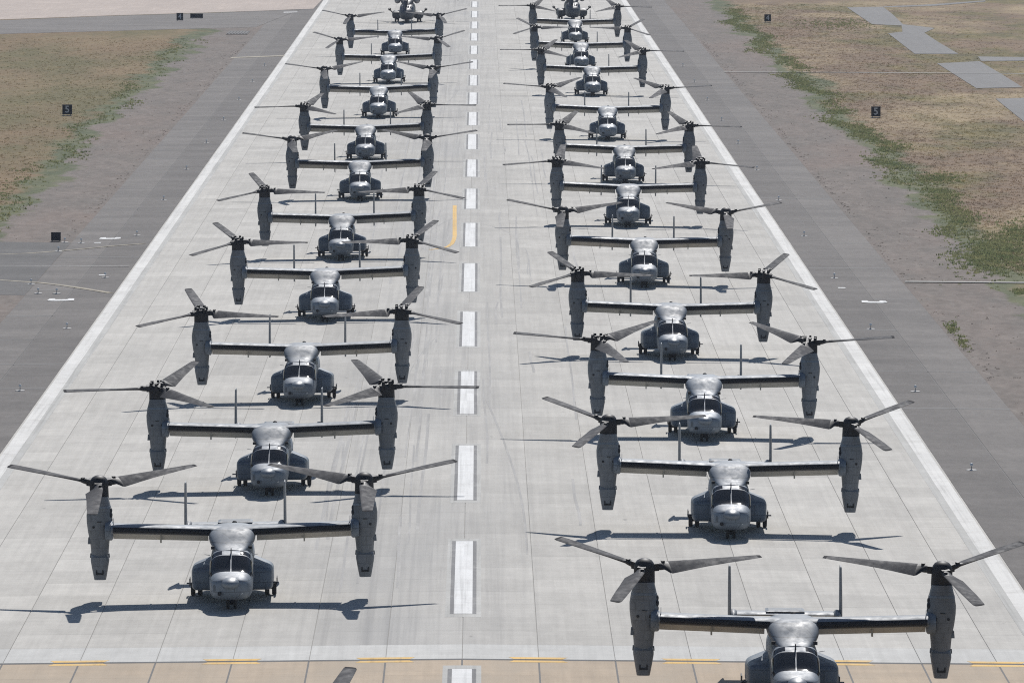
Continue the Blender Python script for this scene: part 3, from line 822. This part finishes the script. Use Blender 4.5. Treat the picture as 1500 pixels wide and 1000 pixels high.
    for sx in (-1, 1):
        bm = bmesh.new(); rg = []
        for z, a, b_, th in ((2.35, 15.3, 17.2, .12), (3.1, 14.9, 17.35, .17), (4.4, 15.5, 17.45, .155), (5.28, 15.95, 17.5, .13), (5.37, 16.1, 17.45, .07)):
            rg.append([Vector((sx * 2.72 + h * th, a + c * (b_ - a) - MAST, z)) for c, h in ((0, 0), (.08, .32), (.35, .5), (1, .08), (1, -.08), (.35, -.5), (.08, -.32))])
        loft(bm, rg); fn = link('tail_fin', finish(bm, 'tail_fin', 40), 'paint_nac', root)
        bm = bmesh.new(); lathe(bm, [(14.6 - MAST, .03), (14.8 - MAST, .14), (15.6 - MAST, .22), (16.6 - MAST, .12)], 'y', (sx * 2.55, 0, 3.12), 12)
        link('fin_root_fairing', finish(bm, 'fr', 50), 'paint_nac', fn)
    # nacelles
    NAC = [(5.60, .48, .46, 0), (5.40, .53, .55, .02), (5.10, .60, .64, .05), (4.98, .63, .66, .06), (4.60, .69, .78, .10), (4.2, .68, .86, .13), (3.7, .62, .86, .14),
           (3.2, .52, .80, .14), (2.8, .48, .73, .12), (2.42, .455, .66, .10)]
    for sx in (-1, 1):
        nx = sx * 7.09
        bm = bmesh.new(); loft(bm, [super_ring(nx, cy, hx, hy, 2.9, 28, 'xy', z) for z, hx, hy, cy in NAC])
        nc = link('nacelle', finish(bm, 'nacelle', 40), 'paint_nac', root)
        bm = bmesh.new(); loft(bm, [super_ring(nx, .05, hx, hy, 2.9, 28, 'xy', z) for z, hx, hy in ((5.11, .612, .66), (5.0, .632, .68))])
        link('collar_band', finish(bm, 'band', 40), 'paint', nc)
        bm = bmesh.new(); loft(bm, [super_ring(nx, cy, hx, hy, 5.0, 28, 'xy', z) for z, hx, hy, cy in ((2.50, .45, .60, .08), (2.38, .485, .70, .06), (2.15, .49, .69, .05), (1.70, .415, .60, .02), (1.16, .315, .50, 0))])
        ex = link('exhaust_suppressor', finish(bm, 'exhaust', 40), 'paint_nac', nc)
        bm = bmesh.new()
        def fy(z): return -(0.50 + (z - 1.16) / 0.54 * 0.10 - 0.02 * (z - 1.16) / .54) - 0.0
        for c, s in (((nx, fy(1.52) + .03, 1.50), (.40, .10, .10)), ((nx - .17, fy(1.62) + .03, 1.60), (.07, .10, .20)), ((nx + .17, fy(1.62) + .03, 1.60), (.07, .10, .20))): box(bm, c, s)
        link('exhaust_slot', finish(bm, 'slot'), 'hole', ex)
        for q in (-1, 1):
            bm = bmesh.new(); lathe(bm, [(-.735, .02), (-.735, .07), (-.5, .07)], 'y', (nx + q * .30, 0, 4.02), 12)
            link('vent', finish(bm, 'vent', 40), 'hole', nc)
        bm = bmesh.new(); box(bm, (nx + 0.02, -.73, 4.30), (.22, .06, .035)); link('panel_latch', finish(bm, 'latch'), 'hole', nc)
        bm = bmesh.new()                    # drive train and pipes on the inboard side
        ix = nx - sx * 0.60
        for dz, dy, r in ((4.85, -.15, .13), (4.62, -.25, .15), (4.35, -.1, .14), (4.05, -.25, .16), (3.75, -.15, .20), (3.42, -.1, .15)):
            q = bmesh.ops.create_uvsphere(bm, u_segments=10, v_segments=7, radius=r)
            for v in q['verts']: v.co = Vector((v.co.x * .8 + ix, v.co.y * 1.6 + dy, v.co.z * 1.25 + dz))
        link('drive_cover', finish(bm, 'drive', 50), 'black', nc)
        bm = bmesh.new(); box(bm, (nx + sx * .54, -.1, 3.25), (.18, .5, .34), None, 0.7)
        link('side_scoop', finish(bm, 'scoop'), 'paint_nac', nc)
        for q in (-1, 1):
            bm = bmesh.new(); box(bm, (nx + q * .47, .0, 2.44), (.12, .4, .22), None, 0.7); link('hinge_cover', finish(bm, 'hingec'), 'paint_nac', nc)
    # undercarriage
    ty, rm = wheel_mesh(0.27, 0.17, 0); TY, RM = wheel_mesh(0.37, 0.24, 0)
    bm = bmesh.new(); tube(bm, (0, 2.0 - MAST, 0.27), (0, 2.15 - MAST, 0.95), 0.075, 0.10, 10); tube(bm, (-.28, 2.0 - MAST, .27), (.28, 2.0 - MAST, .27), .05, .05, 8); box(bm, (0, 2.6 - MAST, 0.62), (0.5, 0.9, 0.2))
    ng = link('nose_gear', finish(bm, 'ng', 40), 'black', root)  # strut coloured black to paint in the shade under the nose
    for x in (-.19, .19):
        w = link('wheel', ty, None, ng, loc=(x, 2.0 - MAST, 0.27)); link('rim', rm, None, ng, loc=(x, 2.0 - MAST, 0.27))
    for sx in (-1, 1):
        bm = bmesh.new(); tube(bm, (sx * 2.0, 8.5 - MAST, .37), (sx * 1.85, 8.3 - MAST, 1.1), .10, .12, 10); tube(bm, (sx * 1.72, 8.5 - MAST, .37), (sx * 2.3, 8.5 - MAST, .37), .06, .06, 8)
        tube(bm, (sx * 1.98, 8.5 - MAST, .5), (sx * 1.3, 8.5 - MAST, .95), .06, .06, 8); box(bm, (sx * 2.34, 8.4 - MAST, .78), (.05, 1.1, .42))
        mg = link('main_gear', finish(bm, 'mg', 40), 'black', root)
        for x in (1.80, 2.18):
            link('wheel', TY, None, mg, loc=(sx * x, 8.5 - MAST, .37)); link('rim', RM, None, mg, loc=(sx * x, 8.5 - MAST, .37))
    # proprotors
    for sx in (-1, 1):
        h = link('proprotor', HUB[True], None, root, loc=(sx * 7.09, 0, 6.28)); h['side'] = sx
        for k in range(3):
            bl = link('rotor_blade', BLADE[sx], None, h); bl.rotation_euler.z = R(120 * k)
    return root
def copy_tree(o, parent=None):
    c = o.copy(); C.objects.link(c); c.parent = parent
    for ch in o.children: copy_tree(ch, c)
    return c

LEAD = [((-43, 1047), (477, 1047), 101, True)]
ROW_L = [  # left hub, right hub pixels, rotor phase of the left-hand rotor, domed hub
 ((145, 702), (537, 702), 29, True), ((233, 566), (566, 561), 69, False), ((294.6, 454), (591, 452), 103, False), ((348, 350), (606, 350), 111, False),
 ((388, 277), (615, 273), 105, False), ((428.8, 201), (626.6, 202), 35, True), ((447, 153), (625.4, 152), 70, False), ((476, 100), (635, 98), 34, True),
 ((497.8, 57), (641.5, 55.5), 13, True), ((512.7, 22), (645, 22), 21, True)]
ROW_R = [
 ((938, 825), (1382, 832), 16, True), ((888, 612), (1247, 620), 11, True), ((875, 494), (1185, 500), 49, False), ((844, 398), (1119, 398), 111, False),
 ((823, 308), (1063, 308), 28, True), ((815, 231), (1025, 237), 85, False), ((820, 179.5), (1007.5, 182), 70, False), ((805, 126.5), (974, 127), 50, False),
 ((791, 71.5), (942, 72.5), 68, False), ((781, 37.5), (920, 41), 117, False), ((779, 7), (905, 8), 70, False)]
ORD = ['first', 'second', 'third', 'fourth', 'fifth', 'sixth', 'seventh', 'eighth', 'ninth', 'tenth', 'eleventh']
proto = make_aircraft(); first = True
for side, rowd in (('left', ROW_L), ('right', ROW_R), ('lead', LEAD)):
    for i, (a, b_, ph, dome) in enumerate(rowd):
        mx = (a[0] + b_[0]) / 2; my = (a[1] + b_[1]) / 2
        z = 6.42
        for _ in range(6):
            p = at_z(mx, my, z); z = 6.42 + g(p.x)
        o = proto if first else copy_tree(proto); first = False
        o.location = (p.x, p.y, g(p.x))
        o.rotation_euler = (0, math.atan(CROWN) * (1 if p.x > 0 else -1), R(random.uniform(-1.2, 1.2)))
        where = {0: 'nearest of all in the %s-hand line' % side}.get(i, '%s one in view from the front, %s-hand line' % (ORD[i], side))
        if i == len(rowd) - 1: where = '%s and farthest in the %s-hand line' % (ORD[i], side)
        if side == 'left' and i == 0: where = 'nearest one wholly in view, left-hand line'
        if side == 'right' and i == 0: where = 'nearest in the right-hand line, cut by the bottom edge'
        tag(o, 'dark rotor tip of a tiltrotor aircraft below the bottom edge, left of the centreline' if side == 'lead' else 'grey tiltrotor aircraft with upright nacelles, ' + where, 'aircraft', 'tiltrotors lined up nose to tail on the runway')
        k = random.uniform(0.86, 1.16); w = random.uniform(-0.03, 0.03)
        def tint(q):
            q.color = (k * (1 + w), k, k * (1 - w), 1)
            for c_ in q.children: tint(c_)
        tint(o)
        for ch in o.children:
            if ch.name.startswith('proprotor'):
                sx = ch['side']; ch.data = HUB[dome]
                ch.rotation_mode = 'ZYX'; ch.rotation_euler = (R(12), 0, R(ph if sx < 0 else 180 - ph))
for o in list(bpy.data.objects):
    if 'side' in o.keys(): del o['side']

# ------------------------------------------------------------------ heavy-lift helicopters at the far end
def make_helo():
    root = empty('heavy_helicopter')
    H = [(0.0, 1.5, 1.9, .2, 2.0), (.3, 1.05, 2.3, .8, 2.2), (.9, .8, 2.65, 1.15, 2.6), (1.8, .62, 3.0, 1.3, 3.0), (2.6, .55, 3.35, 1.35, 3.2), (4, .55, 3.5, 1.35, 3.6), (11, .55, 3.5, 1.35, 3.6), (14, 1.2, 3.4, 1.05, 3), (19, 2.4, 3.5, .5, 2.4), (21, 2.8, 3.6, .35, 2.2)]
    A = 8.4
    def rg(s):
        zb, zt, hw, n = interp(H, s); return super_ring(0, (zb + zt) / 2, hw, (zt - zb) / 2, n, 24, s=s - A)
    bm = bmesh.new(); loft(bm, [rg(s) for s in (0, .12, .3, .6, .9, 1.3, 1.8, 2.2, 2.6, 3.2, 4, 7, 11, 12.5, 14, 16.5, 19, 21)])
    fu = link('fuselage', finish(bm, 'hf', 40), 'helo', root)
    def hp(s, deg, grow=.02):
        zb, zt, hw, n = interp(H, s); t = R(deg); e = 2 / n; c, q = math.cos(t), math.sin(t)
        return Vector(((hw + grow) * math.copysign(abs(c) ** e, c), s - A, (zb + zt) / 2 + ((zt - zb) / 2 + grow) * math.copysign(abs(q) ** e, q)))
    for a, b_ in ((88, 62), (92, 118), (58, 25), (122, 155)):
        bm = bmesh.new(); Q = [[bm.verts.new(hp(1.15 + .9 * i / 4, a + (b_ - a) * j / 4)) for j in range(5)] for i in range(5)]
        for i in range(4):
            for j in range(4): bm.faces.new((Q[i][j], Q[i][j+1], Q[i+1][j+1], Q[i+1][j]))
        link('windshield_pane', finish(bm, 'hw', 40), 'glass', fu)
    bm = bmesh.new(); tube(bm, (-1.0, -A + .2, 1.0), (-1.1, -A - 2.2, 1.1), .12, .08, 8); link('refuelling_probe', finish(bm, 'hprobe'), 'black', fu)
    bm = bmesh.new(); rr = []
    for s, hw, zb, zt in ((2.6, .5, 3.2, 3.5), (3.6, 1.0, 3.2, 4.2), (5, 1.15, 3.2, 4.6), (9.5, 1.1, 3.2, 4.6), (12, .6, 3.2, 3.9), (14, .2, 3.2, 3.5)):
        rr.append(super_ring(0, (zb + zt) / 2, hw, (zt - zb) / 2, 2.8, 20, s=s - A))
    loft(bm, rr); link('rotor_pylon', finish(bm, 'hpy', 40), 'helo', root)
    for sx in (-1, 1):
        bm = bmesh.new(); lathe(bm, [(4.2 - A, .15), (4.2 - A, .48), (4.6 - A, .55), (7.6 - A, .55), (8.4 - A, .34)], 'y', (sx * 1.75, 0, 4.0), 16)
        e = link('engine', finish(bm, 'hen', 40), 'helo', root)
        bm = bmesh.new(); lathe(bm, [(3.75 - A, .18), (3.9 - A, .40), (4.25 - A, .46)], 'y', (sx * 1.75, 0, 4.0), 14); link('intake_cap', finish(bm, 'hic', 40), 'lamp_white' if False else 'metal', e)
        bm = bmesh.new(); rr = []
        for s, hh in ((7.0, .35), (7.3, .62), (8.2, .75), (11.6, .7), (13, .3)): rr.append(super_ring(sx * 1.95, 1.35, .85, hh, 4, 20, s=s - A))
        loft(bm, rr); link('sponson', finish(bm, 'hsp', 40), 'helo', root)
        bm = bmesh.new(); tube(bm, (sx * 2.6, 9 - A, 1.5), (sx * 3.25, 8.6 - A, 2.2), .10, .10, 8); lathe(bm, [(7.9 - A, .08), (8.2 - A, .26), (9.2 - A, .26), (9.6 - A, .1)], 'y', (sx * 3.3, 0, 2.3), 12)
        link('jammer_pod', finish(bm, 'hpod', 40), 'black', root)
        T, Rm = wheel_mesh(.42, .3, 0)
        bm = bmesh.new(); tube(bm, (sx * 2.0, 10 - A, .42), (sx * 2.0, 9.8 - A, 1.0), .12, .12, 8); tube(bm, (sx * 1.7, 10 - A, .42), (sx * 2.4, 10 - A, .42), .07, .07, 8)
        mg = link('main_gear', finish(bm, 'hmg'), 'black', root)
        for x in (1.78, 2.26): link('wheel', T, None, mg, loc=(sx * x, 10 - A, .42))
    bm = bmesh.new(); tube(bm, (0, 2.4 - A, .32), (0, 2.5 - A, .8), .1, .1, 8); tube(bm, (-.3, 2.4 - A, .32), (.3, 2.4 - A, .32), .06, .06, 8); ng = link('nose_gear', finish(bm, 'hng'), 'black', root)
    T, Rm = wheel_mesh(.32, .2, 0)
    for x in (-.22, .22): link('wheel', T, None, ng, loc=(x, 2.4 - A, .32))
    bm = bmesh.new(); rr = []
    for z, a, b_, cx in ((3.0, 19.3, 21.6, 0), (5.2, 20.6, 22.2, .5), (7.4, 21.6, 22.9, 1.0)):
        rr.append([Vector((cx + h * .16, a + c * (b_ - a) - A, z)) for c, h in ((0, 0), (.2, .5), (.6, .45), (1, 0), (.6, -.45), (.2, -.5))])
    loft(bm, rr); tf = link('tail_fin', finish(bm, 'htf', 40), 'helo', root)
    bm = bmesh.new()
    for k in range(4):
        d = Vector((0, math.cos(R(90 * k + 20)), math.sin(R(90 * k + 20)))); tube(bm, Vector((1.5, 22.4 - A, 7.0)), Vector((1.5, 22.4 - A, 7.0)) + d * 3.0, .16, .12, 6)
    link('tail_rotor', finish(bm, 'htr'), 'blade', root)
    bm = bmesh.new(); lathe(bm, [(-.7, .35), (-.2, .4), (-.15, .75), (.2, .75), (.35, .3)], n=16); hb = link('rotor_hub', finish(bm, 'hhb', 40), 'black', root, loc=(0, 0, 5.1))
    for k in range(7):
        bm = bmesh.new(); rr = []
        for r in (.6, 1.6, 2.2, 5, 8, 12):
            w = .16 if r < 2 else .38; dr = -0.9 * ((r - 1) / 11) ** 2 if r > 1 else 0
            rr.append([Vector((r, y * w, z * .06 + dr)) for y, z in ((1, 0), (.4, 1), (-.6, .6), (-1, 0), (-.6, -.6), (.4, -1))])
        loft(bm, rr); bl = link('rotor_blade', finish(bm, 'hbl', 40), 'blade', hb); bl.rotation_euler.z = R(360 / 7 * k + 12)
    return root
hp0 = make_helo()
for k, (px, py, lab) in enumerate(((597, 33.5, 'dark grey heavy helicopter at the far end of the left-hand line'), (838, 30.0, 'dark grey heavy helicopter at the far end of the right-hand line'))):
    o = hp0 if k == 0 else copy_tree(hp0)
    p = G(px, py); o.location = (p.x, p.y + 4.0, g(p.x)); o.rotation_euler = (0, 0, R(1.5 if k else -1))
    tag(o, lab, 'helicopter', 'helicopters behind the tiltrotors')

# ------------------------------------------------------------------ signs
def text_mesh(s, size):
    cu = bpy.data.curves.new('number', 'FONT'); cu.body = s; cu.size = size; cu.align_x = 'CENTER'; cu.align_y = 'CENTER'; cu.extrude = 0.01; cu.offset = 0.015
    t = bpy.data.objects.new('number', cu); C.objects.link(t)
    bpy.context.view_layer.update()
    me = bpy.data.meshes.new_from_object(t.evaluated_get(bpy.context.evaluated_depsgraph_get()))
    bpy.data.objects.remove(t); me.materials.clear(); return me
def sign(name, px, py, w, h, txt, label, cat='sign', leg=0.22, deep=0.18):
    p = G(px, py); r = empty(name, (p.x, p.y, Z_F - 0.02 if abs(p.x) > 38 else p.z), label, cat)
    bm = bmesh.new(); box(bm, (0, 0, leg + h / 2), (w, deep, h)); link('panel', finish(bm, 'panel'), 'sign_black', r)
    for c, s in (((0, -.01, leg + h + .02), (w + .06, deep + .04, .04)), ((0, -.01, leg - .02), (w + .06, deep + .04, .04))):
        bm = bmesh.new(); box(bm, c, s); link('frame_rail', finish(bm, 'frame'), 'sign_black', r)
    for sx in (-1, 1):
        bm = bmesh.new(); box(bm, (sx * w * .35, 0, leg / 2 - .03), (.08, .08, leg + .06)); link('leg', finish(bm, 'leg'), 'galv', r)
    bm = bmesh.new(); box(bm, (0, 0, .01), (w * 1.05, .7, .06)); link('base', finish(bm, 'base'), 'conc_base' if False else 'pad', r)
    if txt:
        n = link('number', text_mesh(txt, h * 1.05), 'sign_white', r, loc=(0, -deep / 2 - .012, leg + h / 2 - 0.02)); n.rotation_euler.x = R(90)
    return r
sign('distance_sign', 98.5, 169.5, 1.28, 1.22, '5', 'black runway distance sign with white 5 in the left field')
sign('distance_sign', 1283, 172.5, 1.22, 1.22, '5', 'black runway distance sign with white 5 in the right field')
sign('distance_sign', 263.5, 31, 1.22, 1.22, '4', 'far black distance sign with white 4 before the pink taxiway')
sign('distance_sign', 1124.5, 33, 1.22, 1.22, '4', 'far black distance sign with white 4 in the right field')
sign('guidance_sign', 288, 28, 2.35, 0.75, None, 'wide low black sign beside the far left distance sign')
sign('taxiway_sign', 82, 353.5, 0.92, 0.74, None, 'plain black board at the mouth of the left taxiway', leg=0.12)
# drain grating at the far corner of the left verge
p = G(349, 48.5); gr = empty('drain_grate', (p.x, p.y, Z_F - 0.02), 'dark slotted drain grating at the far corner of the left verge', 'grate')
bm = bmesh.new(); box(bm, (0, 0, .05), (3.7, 16, .10)); link('grate_bed', finish(bm, 'bed'), 'tar', gr)
for k in range(7):
    bm = bmesh.new(); box(bm, (-1.6 + k * .53, 0, .13), (.16, 15, .07)); link('grate_bar', finish(bm, 'bar'), 'crack', gr)

# ------------------------------------------------------------------ edge lights
def make_light(stem_m):
    r = empty('edge_light')
    bm = bmesh.new(); lathe(bm, [(-.05, .36), (.03, .36), (.05, .30), (.06, .1)], n=16); link('base', finish(bm, 'lb', 30), 'conc_base', r)
    bm = bmesh.new(); tube(bm, (0, 0, .04), (0, 0, .30), .035, .03, 8); link('stem', finish(bm, 'ls', 40), stem_m, r)
    bm = bmesh.new(); lathe(bm, [(.28, .07), (.31, .10), (.40, .10), (.46, .06), (.47, .02)], n=12); link('lamp', finish(bm, 'll', 40), 'lamp_white', r)
    return r
Lt = make_light('metal'); used = False
for s, nm, y0, n in ((1, 'right', 466.5, 12), (-1, 'left', 528.0, 11)):
    for k in range(n):
        y = y0 + 60.5 * k; x = s * 32.3
        o = copy_tree(Lt) if used else Lt; used = True
        o.name = 'runway_edge_light'; o.location = (x, y, g(x) - 0.03)
        tag(o, 'white runway edge light on the %s asphalt shoulder, %s from the front' % (nm, ORD[k] if k < 11 else 'twelfth'), 'light', 'runway edge lights')
TX = [((56, 429.5), 'taxiway light left of the two posts by the near white bracket'), ((83, 430), 'taxiway light just behind the near white bracket mark'), ((45.6, 416), 'taxiway light standing on the near faded yellow line'),
      ((85.6, 368), 'taxiway light on the far faded yellow line'), ((95, 355), 'taxiway light at the right foot of the plain black board'), ((119, 356), 'taxiway light between the black board and the far white bracket')]
for (px, py), lab in TX:
    o = copy_tree(Lt); p = G(px, py); o.name = 'taxiway_light'; o.location = (p.x, p.y, p.z - 0.008)
    tag(o, 'small ' + lab, 'light', 'lights along the taxiway')

# ------------------------------------------------------------------ haze
bm = bmesh.new(); box(bm, (0, 9600, 36.5), (24400, 21200, 77.0))
me = finish(bm, 'haze')
hm = bpy.data.materials.new('haze_air'); hm.use_nodes = True; nt = hm.node_tree
for n_ in list(nt.nodes):
    if n_.type == 'BSDF_PRINCIPLED': nt.nodes.remove(n_)
pv = nt.nodes.new('ShaderNodeVolumePrincipled'); pv.inputs['Color'].default_value = (0.80, 0.87, 1.0, 1)
pv.inputs['Density'].default_value = 0.00005; pv.inputs['Anisotropy'].default_value = 0.0
nt.links.new(pv.outputs[0], [n_ for n_ in nt.nodes if n_.type == 'OUTPUT_MATERIAL'][0].inputs['Volume'])
link('haze', me, hm, kind='stuff', label='thin pale haze in the air over the airfield', cat='haze')
